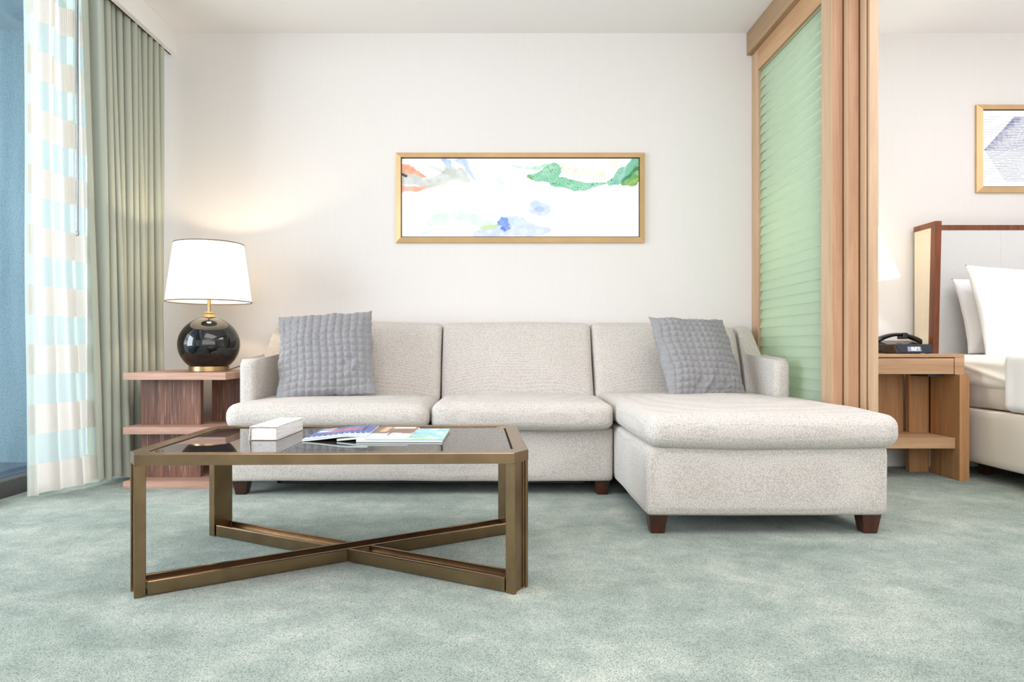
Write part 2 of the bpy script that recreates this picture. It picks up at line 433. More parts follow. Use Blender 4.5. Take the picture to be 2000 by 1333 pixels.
def uvgrid(rows, name, mat, parent, smooth=True):
    """rows: list of lists of 3D points -> sheet with UV (u along row index metres passed as 4th value)"""
    nr, nc = len(rows), len(rows[0]); off = wloc(parent) if parent else Vector((0, 0, 0))
    verts = [Vector(p[:3])-off for r in rows for p in r]
    faces = [(a*nc+b, a*nc+b+1, (a+1)*nc+b+1, (a+1)*nc+b) for a in range(nr-1) for b in range(nc-1)]
    me = bpy.data.meshes.new(name); me.from_pydata(verts, [], faces)
    uv = me.uv_layers.new(name='uv'); flat = [p for r in rows for p in r]
    for l in me.loops:
        p = flat[l.vertex_index]; uv.data[l.index].uv = (p[3], p[2])
    me.polygons.foreach_set('use_smooth', [smooth]*len(me.polygons))
    me.materials.append(mat); o = bpy.data.objects.new(name, me); COL.objects.link(o)
    if parent: o.parent = parent
    return o
def print_sheet(name, img, w, h, mat, parent, M4=None, loc=None):
    """flat print: vertex-coloured grid of img (rows top-down) spanning w x h in local XY (origin at lower left)"""
    H, W = img.shape[:2]
    xs = np.linspace(0, w, W); ys = np.linspace(h, 0, H)
    co = np.zeros((H*W, 3)); gx, gy = np.meshgrid(xs, ys); co[:, 0] = gx.ravel(); co[:, 1] = gy.ravel()
    if M4 is not None:
        mm = np.array(M4); co = co@mm[:3, :3].T+mm[:3, 3]
    a = np.arange((H-1)*(W-1)); r, c = a//(W-1), a % (W-1)
    f = np.stack([(r+1)*W+c, (r+1)*W+c+1, r*W+c+1, r*W+c], 1)
    me = bpy.data.meshes.new(name); me.from_pydata(co.tolist(), [], f.tolist())
    at = me.color_attributes.new('print', 'FLOAT_COLOR', 'POINT')
    s = img/255.0; lin = np.where(s <= .04045, s/12.92, ((s+.055)/1.055)**2.4)
    cc = np.ones((H*W, 4)); cc[:, :3] = lin.reshape(-1, 3); at.data.foreach_set('color', cc.ravel())
    me.materials.append(mat); o = bpy.data.objects.new(name, me); COL.objects.link(o)
    if parent: o.parent = parent
    if loc is not None: o.location = loc
    return o

WY = 4.153      # depth of the long wall
CZ = 2.636      # ceiling height
# ------------------------------------------------------------ room shell
struct('floor', bx(-2.50, 5.6, -2.4, WY+.15, -0.12, 0.0), M['carpet'])
struct('ceiling', bx(-2.50, 5.6, -2.4, WY+.15, CZ, CZ+.12), M['ceiling'])
struct('wall_back', bx(-2.50, 5.6, WY, WY+.15, 0, CZ), M['wall'])
struct('wall_right', bx(5.5, 5.6, -2.4, WY, 0, CZ), M['wall'])
# rear wall (behind the camera) with a wide window opening
bm = BM(); box(bm, -2.5, 5.5, -2.4, -2.3, 0, 0.55); box(bm, -2.5, 5.5, -2.4, -2.3, 2.5, CZ)
for a, b in ((-2.5, -2.0), (1.2, 1.7), (4.6, 5.5)): box(bm, a, b, -2.4, -2.3, 0.55, 2.5)
struct('wall_rear', bm, M['wall'])
struct('baseboard_back', bx(1.74, 5.5, WY-.014, WY, 0.0, 0.10, .003), M['white_paint'])
struct('trim_1', bx(-1.974, -1.944, -2.3, WY, 2.50, CZ, .002), M['white_paint'])       # curtain pelmet
struct('trim_2', bx(-1.99, -1.974, -2.3, WY, 2.505, 2.53), M['frame_line'])            # curtain track lip
# window wall on the left
w1 = bpy.data.objects.new('window_1', None); COL.objects.link(w1); w1.location = (-2.40, 1.7, 0); w1['kind'] = 'structure'
bm = BM(); box(bm, -2.46, -2.355, -2.3, WY, 0.0, 0.083, .004); box(bm, -2.46, -2.39, -2.3, WY, 2.58, CZ)
for y in (-2.3, -0.2, 1.9, 4.09): box(bm, -2.45, -2.39, y, y+.06, 0.083, 2.58, .003)
struct('window_frame', bm, M['window_frame'], w1)
for a, b in ((-2.24, -0.2), (-.14, 1.9), (1.96, 4.09)):
    struct('glass_pane', bx(-2.425, -2.415, a, b, 0.083, 2.58), M['glass'], w1)
# balcony outside
struct('wall_balcony', bx(-3.9, -2.47, WY+.02, WY+.2, 0.02, 2.667), M['stucco'])
struct('floor_balcony', bx(-3.9, -2.47, -2.4, WY+.2, -0.12, 0.02), M['balcony_floor'])
struct('ceiling_balcony', bx(-3.9, -2.51, -2.4, WY+.2, 2.667, 2.80), M['balcony_ceiling'])

# ------------------------------------------------------------ curtains
def wob(x, s): return noise.noise(Vector((x, s, 0.3)))
def sheer_pos(u, z):
    # u 0..1 from near to far; flares at the bottom, gathers towards the top
    t = z/2.6
    y = 3.235+u*(0.36+0.04*t)
    x = -2.245+0.05*u
    flare = (1-t)**2
    y += -0.0*flare; x += 0.085*flare*u+0.018*flare
    amp = 0.015+0.003*t
    ph = u*2*PI*3.2+0.4*wob(z*1.2, 1.0)
    x += amp*math.sin(ph)+0.010*math.sin(u*2*PI*9+z*0.8)*(0.3+0.9*t)*u*2
    y += 0.016*math.sin(ph+1.2)
    return x, y
sh = thing('sheer_curtain', 'sheer seafoam curtain with cream ribbed bands hanging at the window', 'curtain', (-2.22, 3.45, 0))
def sheer_rows(z0, z1, nz, off=0):
    rows = []
    for k in range(nz+1):
        z = z0+(z1-z0)*k/nz; row = []
        for i in range(161):
            u = i/160; x, y = sheer_pos(u, z); row.append((x+off, y, z+(-0.0 if z0 > .1 else 0), u*0.95))
        rows.append(row)
    return rows
z = 0.016; k = 0
uvz = []
while z < 2.6:
    uvgrid(sheer_rows(z, min(z+.144, 2.6), 4, 0.001), 'ribbed_band', M['sheer_band'], sh)
    if z+.144 < 2.6: uvgrid(sheer_rows(z+.144, min(z+.288, 2.6), 4), 'sheer_band', M['sheer'], sh)
    z += .288
# selvedge hem down the near edge
rows = []
for k in range(41):
    z = 0.012+(2.58)*k/40; x, y = sheer_pos(0.0, z); x2, y2 = sheer_pos(0.06, z)
    rows.append([(x-.004, y-.006, z, 0), (x+.012, y+.012, z, .02), (x2+.014, y2, z, .05)])
uvgrid(rows, 'side_hem', M['sheer'], sh)

def drape_pos(u, z):
    t = z/2.6
    y0 = 3.395+0.15*(1-t); y1 = 4.115
    n = 12.0
    uu = u+0.012*wob(u*3+z*0.9, 2.0)*(1-t)*2
    ph = uu*2*PI*n/1.0
    amp = 0.040+0.008*(1-t)+0.026*wob(u*9, 4.0+z*.3)
    merge = 0.5+0.5*math.sin(uu*2*PI*4+1.0)
    amp *= (1-0.35*(1-t)*merge)
    x = -2.045+0.035*u+amp*math.sin(ph)+0.035*(1-t)**1.5*math.sin(uu*2*PI*3.5+2.0)
    y = y0+(y1-0.03-y0)*uu-0.0095*math.sin(ph*2)*min(1, u*12)
    if u < 0.09: x = x*(u/.09)+(-2.07)*(1-u/.09)
    return x, y
dr = thing('drape', 'floor-length sage grey pleated drape gathered under the pelmet beside the window', 'curtain', (-2.05, 3.8, 0))
rows = []
for k in range(61):
    z = 0.03+(2.60-0.03)*k/60; row = []
    for i in range(521):
        u = i/520; x, y = drape_pos(u, z); row.append((x, y, z+0.008*math.sin(u*40)*(1 if k == 0 else 0), u*1.3))
    rows.append(row)
uvgrid(rows, 'drape_cloth', M['drape'], dr)
rows = []
for k in range(31):
    z = 0.045+(2.58-0.045)*k/30
    rows.append([(-2.135+0.012*math.sin(i*.9), 3.56+i*0.031, z, i*.035) for i in range(18)])
uvgrid(rows, 'lining', M['drape_liner'], dr)
# hem stitched fold and return flap at the top near edge
wand = obj('curtain_wand', tube(BM(), [(-2.115, 3.44, 1.30), (-2.115, 3.44, 2.59)], 0.0075, 12), M['chrome'], smooth=40)
tag(wand, 'slim grey pull wand hanging between the sheer and the drape', 'curtain wand')
obj('end_cap', lathe(BM(), [(0.0085, 1.284), (0.0095, 1.288), (0.0095, 1.305), (0.008, 1.309)], -2.115, 3.44, 12), M['chrome'], wand, smooth=40)

# ------------------------------------------------------------ sofa with chaise
sofa = thing('sectional_sofa', 'ivory woven three-seat sofa with right-hand chaise against the wall', 'sofa', (0.1, 3.7, 0))
def base_fn(p, u, v, w): return p
obj('base', cushion(-1.31, 0.569, 3.315, 4.02, 0.068, 0.333, 0.022, 0, 0.006, (30, 14, 8), wob=0.002), M['sofa'], sofa, smooth=180)
obj('chaise_base', cushion(0.572, 1.506, 2.614, 4.02, 0.073, 0.345, 0.026, 0, 0.006, (22, 26, 8), wob=0.002), M['sofa'], sofa, smooth=180)
# seat cushions
def seat_fn(lift_l=0, lift_r=0):
    def f(p, u, v, w):
        # sag the bottom seam towards the front corners
        if w < 0: p.z -= 0.006*(1-abs(u)**2)*(-w)
        return p
    return f
def seat(name, x0, x1, y0, y1, z0, z1, crown, r=0.05, front=0.02, seed=0, n=(28, 20, 12)):
    o = obj(name, cushion(x0, x1, y0, y1, z0, z1, r, crown, front, n, seat_fn(), seed), M['sofa'], sofa, smooth=180)
    return o
def tcush_fn(p, u, v, w):
    # the left cushion wraps in front of the arm: behind the arm front it is cut back
    if p.x < -1.225 and p.y > 3.45: p.x = -1.225-(0)*(p.x)
    if w < 0: p.z -= 0.004*(1-u*u)*(-w)
    return p
def seam(x0, x1, y, z, parent=sofa):
    pts = [(x0+(x1-x0)*i/16, y, z-0.003*math.sin(PI*i/16)) for i in range(17)]
    obj('piping', tube(BM(), pts, 0.0035, 6), M['sofa'], parent, smooth=60)
bm = cushion(-1.292, -0.320, 3.225, 3.95, 0.328, 0.452, 0.055, 0.018, 0.012, (36, 30, 12), tcush_fn, 1)
obj('seat_cushion', bm, M['sofa'], sofa, smooth=180)
seat('seat_cushion', -0.312, 0.560, 3.235, 3.95, 0.328, 0.457, 0.018, 0.042, 0.012, 2)
def chfn(p, u, v, w):
    if w < 0: p.z -= 0.012*(1-u**4)*(-w)*(1 if v < 0 else 0)*abs(v)
    if p.x > 1.41 and p.y > 3.44: p.x = 1.41+ (p.x-1.41)*0.0
    return p
obj('chaise_cushion', cushion(0.568, 1.535, 2.575, 3.95, 0.342, 0.468, 0.05, 0.018, 0.008, (36, 46, 12), chfn, 3), M['sofa'], sofa, smooth=180)
# back cushions lean back
def back_fn(p, u, v, w):
    p.y += (p.z-0.43)*0.34
    return p
for i, (a, b, dx) in enumerate(((-1.225, -0.322, 0), (-0.314, 0.552, 0), (0.560, 1.405, 0))):
    def fn(p, u, v, w, i=i, a=a, b=b):
        p = back_fn(p, u, v, w)
        if i == 2 and u > 0.3 and w > 0: p.z -= 0.035*((u-0.3)/0.7)**2*w
        if i == 0 and u < -0.3 and w > 0: p.z -= 0.035*((-u-0.3)/0.7)**2*w
        p.x += 0.010*(p.z-0.43)*(-1 if i == 2 else (1 if i == 0 else 0))
        return p
    obj('back_cushion', cushion(a, b, 3.845, 3.985, 0.40, 0.866, 0.035, 0.006, 0.024, (28, 8, 26), fn, 10+i), M['sofa'], sofa, smooth=180)
# arms: side profile with the swept-up rear
def arm(x0, x1):
    prof = [(3.47, 0.075), (3.47, 0.625), (3.475, 0.645), (3.49, 0.658), (3.52, 0.662), (3.82, 0.655), (3.845, 0.662), (3.865, 0.680), (4.01, 0.812), (4.035, 0.835), (4.07, 0.848), (4.11, 0.848), (4.11, 0.075)]
    bm = BM(); extrude_poly(bm, [(x0, y, z) for y, z in prof], (x1-x0, 0, 0))
    es = [e for e in bm.edges if abs(e.verts[0].co.x-e.verts[1].co.x) < 1e-6]
    bmesh.ops.bevel(bm, geom=es, offset=0.026, segments=4, profile=0.5, affect='EDGES', clamp_overlap=True)
    return obj('arm', bm, M['sofa'], sofa, smooth=50)
arm(-1.312, -1.232); arm(1.415, 1.497)
def taper_leg(cx, cy, h, top=.032, bot=.021):
    bm = BM()
    a = [bm.verts.new((cx+sx*bot, cy+sy*bot, 0.0)) for sx, sy in ((-1, -1), (1, -1), (1, 1), (-1, 1))]
    b = [bm.verts.new((cx+sx*top, cy+sy*top, h)) for sx, sy in ((-1, -1), (1, -1), (1, 1), (-1, 1))]
    bm.faces.new(a[::-1]); bm.faces.new(b)
    for i in range(4): bm.faces.new((a[i], a[(i+1) % 4], b[(i+1) % 4], b[i]))
    bmesh.ops.bevel(bm, geom=list(bm.edges), offset=.002, segments=1, affect='EDGES')
    obj('leg', bm, M['dark_leg'], sofa)
for cx, cy, h in ((-1.255, 3.372, .07), (0.518, 3.372, .07), (0.625, 2.672, .076), (1.450, 2.672, .076), (-1.255, 3.97, .07), (1.44, 3.97, .076)): taper_leg(cx, cy, h, .037, .026)
bm = BM(); box(bm, -1.10, 0.46, 3.42, 3.44, 0.040, 0.066, .003); box(bm, -1.10, -1.08, 3.42, 3.9, 0.045, 0.066); box(bm, 0.44, 0.46, 3.42, 3.9, 0.045, 0.066)
obj('sleeper_bar', bm, M['black'], sofa)
obj('dust_cover', bx(-1.28, 0.55, 3.36, 4.0, 0.066, 0.0705), M['black'], sofa)
obj('dust_cover', bx(0.60, 1.48, 2.66, 4.0, 0.070, 0.0755), M['black'], sofa)

# ------------------------------------------------------------ throw pillows
def place_pillow(o, w, loc, lean, roll, yaw):
    m4 = Matrix.Translation(loc) @ Matrix.Rotation(R(yaw), 4, 'Z') @ Matrix.Rotation(R(-lean), 4, 'X') @ Matrix.Rotation(R(roll), 4, 'Y')
    o.matrix_world = m4
def throw(label, seed, loc, lean, roll, yaw, w, h, creases=()):
    bm = soft_pillow(w, h, 0.15, 150, 13, 0.012, 0.030, 0.014, seed, creases)
    bmesh.ops.translate(bm, verts=bm.verts, vec=(0, 0, -h/2))
    me_o = obj('throw_pillow', bm, M['pillow'], smooth=180)
    me_o.data.transform(Matrix.Translation(me_o.location))
    place_pillow(me_o, w, Vector(loc), lean, roll, yaw)
    tag(me_o, label, 'pillow', 'quilted grey throw pillows on the sofa')
    return me_o
throw('grey quilted square throw pillow leaning at the left end, beside the table lamp', 1, (-0.915, 3.66, 0.684), 26, -4.5, 5, 0.505, 0.50, ((0.5, -0.3, 0.7, 0.25, -0.008), (0.6, -0.45, 0.9, 0.2, 0.008)))
throw('grey quilted square throw pillow with a crumpled bottom edge at the chaise end', 2, (1.078, 3.66, 0.670), 26, 1.5, 22, 0.49, 0.475, ((-0.3, -0.72, 1.1, 0.2, -0.014), (0.05, -0.70, 1.0, 0.25, -0.014), (0.35, -0.75, 0.9, 0.22, -0.012), (-0.1, -0.75, 1.0, 0.2, 0.012)))

# ------------------------------------------------------------ end table with stepped shelves
et = thing('end_table', 'reddish oak end table with three staggered shelves between drape and sofa', 'table', (-1.65, 3.77, 0))
def shelf(name, z0, z1): obj(name, bx(-1.911, -1.386, 3.49, 4.03, z0, z1, .0015, 1), M['table_wood'], et)
shelf('tabletop', .556, .592); shelf('shelf', .2775, .314); shelf('bottom_shelf', 0.0, .036)
for z0, z1 in ((.314, .556), (.036, .2775)):
    obj('panel', bx(-1.883, -1.566, 3.612, 3.648, z0, z1, .001, 1), M['table_panel'], et)
    obj('panel', bx(-1.585, -1.40, 3.80, 3.836, z0, z1, .001, 1), M['table_panel'], et)
    obj('panel', bx(-1.886, -1.85, 3.648, 4.0, z0, z1, .001, 1), M['table_panel'], et)

# ------------------------------------------------------------ table lamp
def lamp(name, label, cx, cy, zb, k=1.0, base=True, shade=None, power=10):
    t = thing(name, label, 'lamp', (cx, cy, zb))
    if base:
        obj('foot', lathe(BM(), [(0.100*k, zb), (0.103*k, zb+.003), (0.103*k, zb+.028), (0.098*k, zb+.032)], cx, cy, 64), M['brass'], t, smooth=40)
        pr = []; zc = zb+.032+.115*k
        for i in range(33):
            a = -PI/2+0.707+(PI-0.707-0.21)*i/32
            pr.append((0.160*k*math.cos(a), zc+0.151*k*math.sin(a)))
        obj('globe', lathe(BM(), pr, cx, cy, 96), M['ceramic'], t, smooth=50)
        zt = pr[-1][1]
        obj('collar', lathe(BM(), [(0.034*k, zt-.003), (0.036*k, zt+.002), (0.030*k, zt+.008), (0.024*k, zt+.018), (0.026*k, zt+.024), (0.020*k, zt+.030), (0.008, zt+.032)], cx, cy, 32), M['brass'], t, smooth=40)
    else: zt = zb+.28
    r0, z0, r1, z1 = shade
    obj('stem', lathe(BM(), [(0.0095, zt), (0.0095, z0+.10)], cx, cy, 20), M['brass'], t, smooth=40)
    obj('finial', lathe(BM(), [(0.004, z1-.01), (.009, z1-.002), (.006, z1+.01)], cx, cy, 12), M['brass'], t, smooth=40)
    bm = BM()
    for i in range(3):
        a = 2*PI*i/3+.4; tube(bm, [(cx, cy, z1-.008), (cx+math.cos(a)*r1*.99, cy+math.sin(a)*r1*.99, z1-.008)], .0022, 6)
    tube(bm, [(cx, cy, z0+.10), (cx, cy, z1)], .004, 6)
    obj('harp', bm, M['brass'], t)
    sh_ = obj('lamp_shade', lathe(BM(), [(r0, z0), (r1, z1)], cx, cy, 96, False), M['shade'], t, smooth=60)
    def ring(r, z):
        bm = BM(); n = 96; pts = [(cx+r*math.cos(2*PI*i/n), cy+r*math.sin(2*PI*i/n), z) for i in range(n+1)]
        tube(bm, pts, .0028, 6); return bm
    obj('shade_trim', ring(r0, z0), M['rim'] if k == 1.0 else M['linen'], t, smooth=60); obj('shade_trim', ring(r1, z1), M['rim'] if k == 1.0 else M['linen'], t, smooth=60)
    bulb = obj('bulb', lathe(BM(), [(0.012, z0+.10), (0.014, z0+.125), (0.028, z0+.155), (0.030, z0+.175), (0.02, z0+.198), (.004, z0+.205)], cx, cy, 20), M['bulb'], t, smooth=60)
    d = bpy.data.lights.new('bulb_light', 'POINT'); d.energy = power; d.color = (1.0, 0.80, 0.56) if k == 1.0 else (1.0, 0.93, 0.84); d.shadow_soft_size = 0.035
    o = bpy.data.objects.new('bulb_light', d); COL.objects.link(o); o.parent = t; o.location = (0, 0, (z0+z1)/2-zb+.04)
    return t
m, nt, p = new_mat('lit_bulb'); p.inputs['Emission Color'].default_value = (1, .85, .62, 1); p.inputs['Emission Strength'].default_value = 6; M['bulb'] = m
lamp('table_lamp', 'lit table lamp with glossy black globe base on the oak end table', -1.571, 3.73, 0.592, 1.0, True, (0.220, 0.971, 0.179, 1.286), 13)
pts = [(-1.50+0.10*s, 3.82+0.09*math.sin(s*PI*.9), 0.596+0.022*math.sin(s*PI)) for s in [i/14 for i in range(15)]]
pts += [(-1.40+.012*math.sin(i), 3.87+.03*i, 0.597) for i in range(1, 4)]
cd = obj('lamp_cord', tube(BM(), pts, .0032, 8), M['cord'], smooth=60); tag(cd, 'thin brown cord curling out behind the black globe lamp', 'cord')

# ------------------------------------------------------------ coffee table (turned by under two degrees)
TH = math.atan(0.0295); TC = (-0.493+0.3675*-math.sin(TH), 1.970+0.3675*math.cos(TH))
ct = thing('coffee_table', 'low bronze metal coffee table with smoked glass top and crossed base in front of sofa', 'table', (TC[0], TC[1], 0), TH)
HW, HD = 0.591, 0.3675; CX_, CY_ = 0.046, 0.070; TZ = 0.414
def octo(hw, hd, cx, cy): return [(-hw+cx, -hd), (hw-cx, -hd), (hw, -hd+cy), (hw, hd-cy), (hw-cx, hd), (-hw+cx, hd), (-hw, hd-cy), (-hw, -hd+cy)]
def ring_prism(bm, outer, inner, z0, z1):
    n = len(outer)
    vo = [[bm.verts.new((x, y, z)) for x, y in outer] for z in (z0, z1)]; vi = [[bm.verts.new((x, y, z)) for x, y in inner] for z in (z0, z1)]
    for i in range(n):
        j = (i+1) % n
        bm.faces.new((vo[0][i], vo[0][j], vo[1][j], vo[1][i])); bm.faces.new((vi[0][j], vi[0][i], vi[1][i], vi[1][j]))
        bm.faces.new((vo[1][i], vo[1][j], vi[1][j], vi[1][i])); bm.faces.new((vo[0][j], vo[0][i], vi[0][i], vi[0][j]))
    return bm
out8 = octo(HW, HD, CX_, CY_); in8 = octo(HW-.045, HD-.045, CX_*.75, CY_*.55)
bm = ring_prism(BM(), out8, in8, TZ-.031, TZ)
bmesh.ops.bevel(bm, geom=[e for e in bm.edges if all(v.co.z > TZ-.001 for v in e.verts)], offset=.0015, segments=1, affect='EDGES')
obj('top_frame', bm, M['bronze'], ct, True)
g8 = octo(HW-.046, HD-.046, CX_*.75, CY_*.55)
bm = prism(BM(), g8, TZ-.016, TZ-.004, 0)
bmesh.ops.bevel(bm, geom=[e for e in bm.edges if all(v.co.z > TZ-.005 for v in e.verts)], offset=.006, segments=1, affect='EDGES')
obj('glass_top', bm, M['dark_glass'], ct, True)
for i, (sx, sy) in enumerate(((-1, -1), (1, -1), (1, 1), (-1, 1))):
    # plan frame at the corner: a = outward diagonal, b = across
    c0 = Vector((sx*(HW-CX_/2), sy*(HD-CY_/2), 0)); bdir = Vector((CX_, sy*sx*-CY_, 0)).normalized()
    a = Vector((sx*CY_, sy*CX_, 0)).normalized()
    w = 0.082/2; d = 0.031; t = .013
    prof = [(-w, 0), (-w+t, 0), (-w+t, -.009), (w-t, -.009), (w-t, 0), (w, 0), (w, -d), (-w, -d)]
    pl = [(c0+bdir*q+a*(s)).to_2d() for q, s in prof]
    bm = extrude_poly(BM(), [(q.x, q.y, 0.0) for q in pl], (0, 0, TZ-.031)); bmesh.ops.bevel(bm, geom=list(bm.edges), offset=.0015, segments=1, affect='EDGES'); obj('leg', bm, M['bronze'], ct, True)
# stretchers: U channels lying open side up
def stretcher(p0, p1, z0=.004, cut0=0, cut1=0):
    p0 = Vector(p0+(0,)); p1 = Vector(p1+(0,)); d = (p1-p0); n = Vector((-d.y, d.x, 0)).normalized()
    w, h, t = .041, .040, .013
    prof = [(-w, 0), (w, 0), (w, h), (w-t, h), (w-t, h-.020), (-w+t, h-.020), (-w+t, h), (-w, h)]
    bm = BM(); u = d.normalized()
    va = [bm.verts.new(p0+n*a+u*(cut0*a)+Vector((0, 0, z0+b))) for a, b in prof]; vb = [bm.verts.new(p1+n*a+u*(cut1*a)+Vector((0, 0, z0+b))) for a, b in prof]
    bm.faces.new(va[::-1]); bm.faces.new(vb)
    for i in range(8): bm.faces.new((va[i], va[(i+1) % 8], vb[(i+1) % 8], vb[i]))
    bmesh.ops.bevel(bm, geom=list(bm.edges), offset=.0018, segments=1, affect='EDGES')
    obj('stretcher', bm, M['bronze'], ct, True)
k = 0.945
A = (HW-CX_/2)*k, (HD-CY_/2)*k
dd = Vector((A[0], A[1])).normalized()
stretcher((-A[0], -A[1]), (A[0], A[1]))
ph_ = 2*math.atan2(A[1], A[0]); off_ = .0415/math.sin(ph_); cc_ = 1/math.tan(ph_)
stretcher((-A[0], A[1]), (-dd.x*off_, dd.y*off_), .004, 0, cc_); stretcher((dd.x*off_, -dd.y*off_), (A[0], -A[1]), .004, cc_, 0)

# white leatherette box on the table
bxo = thing('storage_box', 'long white streaked leatherette box with brown stitched edges on the coffee table', 'box', (-0.776, 2.428, TZ-.004), R(-1.0))
obj('box_body', box(BM(), -.044, .044, -.144, .144, 0.0, .044, .002, 1), M['box'], bxo, True)
bm = BM(); box(bm, -.0465, .0455, -.146, .146, .0445, .0475, .001, 1)
extrude_poly(bm, [(-.0465, -.146, .0475), (-.0445, -.146, .0475), (-.049, -.146, .003), (-.051, -.146, .003)], (0, .292, 0))
obj('lid_flap', bm, M['box'], bxo, True)
bm = BM()
for a, b in (((-.043, -.1455, .043), (.0435, -.1455, .043)), ((.0435, -.1455, .043), (.0435, -.1455, .001)), ((-.043, -.1455, .002), (.0435, -.1455, .002)), ((-.043, -.1455, .043), (-.043, -.1455, .002))):
    tube(bm, [a, b], .0009, 6)
obj('stitching', bm, M['stitch'], bxo, True)

# magazines
rng = np.random.default_rng(3)
def vnoise(H, W, cell, seed):
    r = np.random.default_rng(seed); gh, gw = int(H/cell)+3, int(W/cell)+3; g = r.random((gh, gw))
    y = np.arange(H)/cell; x = np.arange(W)/cell; yi, xi = y.astype(int), x.astype(int); fy, fx = y-yi, x-xi
    fy, fx = fy*fy*(3-2*fy), fx*fx*(3-2*fx); fy = fy[:, None]; fx = fx[None]
    return (g[yi][:, xi]*(1-fy)*(1-fx)+g[yi][:, xi+1]*(1-fy)*fx+g[yi+1][:, xi]*fy*(1-fx)+g[yi+1][:, xi+1]*fy*fx)
def rect(img, u0, v0, u1, v1, col):
    H, W = img.shape[:2]; img[int(v0*H):int(v1*H), int(u0*W):int(u1*W)] = col
def letters(img, u0, v0, u1, v1, col, glyphs):
    """5x7 block glyphs"""
    n = len(glyphs); H, W = img.shape[:2]; cw = (u1-u0)/n
    for i, g in enumerate(glyphs):
        for r_, row in enumerate(g):
            for c_, ch in enumerate(row):
                if ch == '1':
                    rect(img, u0+cw*(i+.12+.76*c_/len(row)), v0+(v1-v0)*r_/len(g), u0+cw*(i+.12+.76*(c_+1)/len(row)), v0+(v1-v0)*(r_+1)/len(g), col)
G = {'I': ['111', '010', '010', '010', '111'], 'N': ['1001', '1101', '1011', '1001', '1001'], 'G': ['0111', '1000', '1011', '1001', '0111'], 'S': ['111', '100', '111', '001', '111'],
     'C': ['111', '100', '100', '100', '111'], 'O': ['111', '101', '101', '101', '111'], 'U': ['101', '101', '101', '101', '111'], 'T': ['111', '010', '010', '010', '010'], 'E': ['111', '100', '110', '100', '111']}
# cover A: blue with red lettering, dark corner flash and white foot with blue glyphs
ia = np.zeros((110, 90, 3)); ia[:] = (88, 108, 170); ia += (vnoise(110, 90, 9, 1)[..., None]-.5)*26
rect(ia, .06, .02, .30, .10, (214, 232, 240)); rect(ia, .06, .20, .30, .40, (215, 230, 242))
for k_, (u0, v0, u1, v1) in enumerate(((.22, .28, .80, .34), (.26, .40, .80, .45), (.22, .50, .74, .55), (.34, .22, .40, .56), (.52, .18, .58, .52), (.66, .16, .72, .50))): rect(ia, u0, v0, u1, v1, (206, 112, 120))
rect(ia, .82, .12, .86, .55, (60, 66, 84))
rect(ia, .0, .80, 1, .995, (214, 224, 232)); 
for i in range(11): rect(ia, .03+i*.085, .64+.03*(i % 2), .03+i*.085+.05, .84, (70, 88, 150)); rect(ia, .03+i*.085+.03, .70, .03+i*.085+.06, .76, (190, 204, 226))
# cover B: brown interior photograph above, pale foot
ib = np.zeros((110, 90, 3)); ib[:] = (138, 112, 98); ib += (vnoise(110, 90, 12, 2)[..., None]-.5)*60
rect(ib, .48, .0, .58, .5, (214, 178, 140)); rect(ib, .62, .02, .95, .18, (238, 226, 216)); rect(ib, .60, .28, .97, .56, (128, 98, 84))
nn = vnoise(110, 90, 6, 5); edge = (np.arange(110)/110)[:, None]+(nn-.5)*.12; ib[edge > .64] = (224, 240, 238)
rect(ib, .66, .50, .69, .82, (104, 96, 92)); rect(ib, .30, .78, .34, .84, (150, 160, 170)); rect(ib, .74, .74, .78, .80, (120, 150, 150))
# cover C: pale blue map with green patches
ic = np.zeros((100, 90, 3)); ic[:] = (146, 205, 220); n1 = vnoise(100, 90, 10, 7); n2 = vnoise(100, 90, 5, 8)
ic += (n1[..., None]-.5)*24
ic[(n1+n2*.5 > .88)] = (200, 236, 236); fade = (np.arange(100)/100)[:, None]
ic[(n2+fade*.5 > 1.02)] = (176, 224, 150); ic[(n1 > .86)] = (242, 250, 250); rect(ic, 0, .95, 1, 1, (150, 170, 186))
# cover D: white leaflet
idd = np.zeros((60, 50, 3)); idd[:] = (232, 240, 236); idd += (vnoise(60, 50, 8, 9)[..., None]-.5)*14; rect(idd, .2, .7, .32, .78, (190, 206, 150))
def magazine(label, corners, th, img, z0=0.0, bend=None, slope=0.0):
    """corners: front-left x,y and angle, width, depth"""
    x, y, ang, w, d = corners
    t = thing('magazine', label, 'magazine', (x, y, z0), R(ang), 'magazines on the coffee table')
    bf = bend or (lambda u, v: 0.0)
    nx, ny = 10, 6
    def sheet(za, zb, inset):
        bm = BM(); g = {}
        for s, zz in ((0, za), (1, zb)):
            for i in range(nx+1):
                for j in range(ny+1):
                    u, v = i/nx, j/ny
                    g[s, i, j] = bm.verts.new((inset+(w-2*inset)*u, inset+(d-2*inset)*v, zz+bf(u, v)))
        for s in (0, 1):
            for i in range(nx):
                for j in range(ny): bm.faces.new((g[s, i, j], g[s, i+1, j], g[s, i+1, j+1], g[s, i, j+1]))
        for i in range(nx):
            for j in (0, ny): bm.faces.new((g[0, i, j], g[0, i+1, j], g[1, i+1, j], g[1, i, j]))
        for j in range(ny):
            for i in (0, nx): bm.faces.new((g[0, i, j], g[0, i, j+1], g[1, i, j+1], g[1, i, j]))
        return bm
    obj('page_block', sheet(0.0, th-.0006, .001), M['paper'], t, True)
    o = print_sheet('cover', img, w, d, M['gloss_print'], t)
    for v in o.data.vertices: v.co.z = th+bf(v.co.x/w, v.co.y/d)
    return t
GZ = TZ-.004
magazine('pale blue map-covered magazine with green patches, rightmost on the coffee table', (-0.462, 2.238, -0.5, 0.285, 0.315), .007, np.concatenate([idd[:, :1].repeat(10, 1)[:50].repeat(2, 0), ic], 1)[:100], GZ+.001)
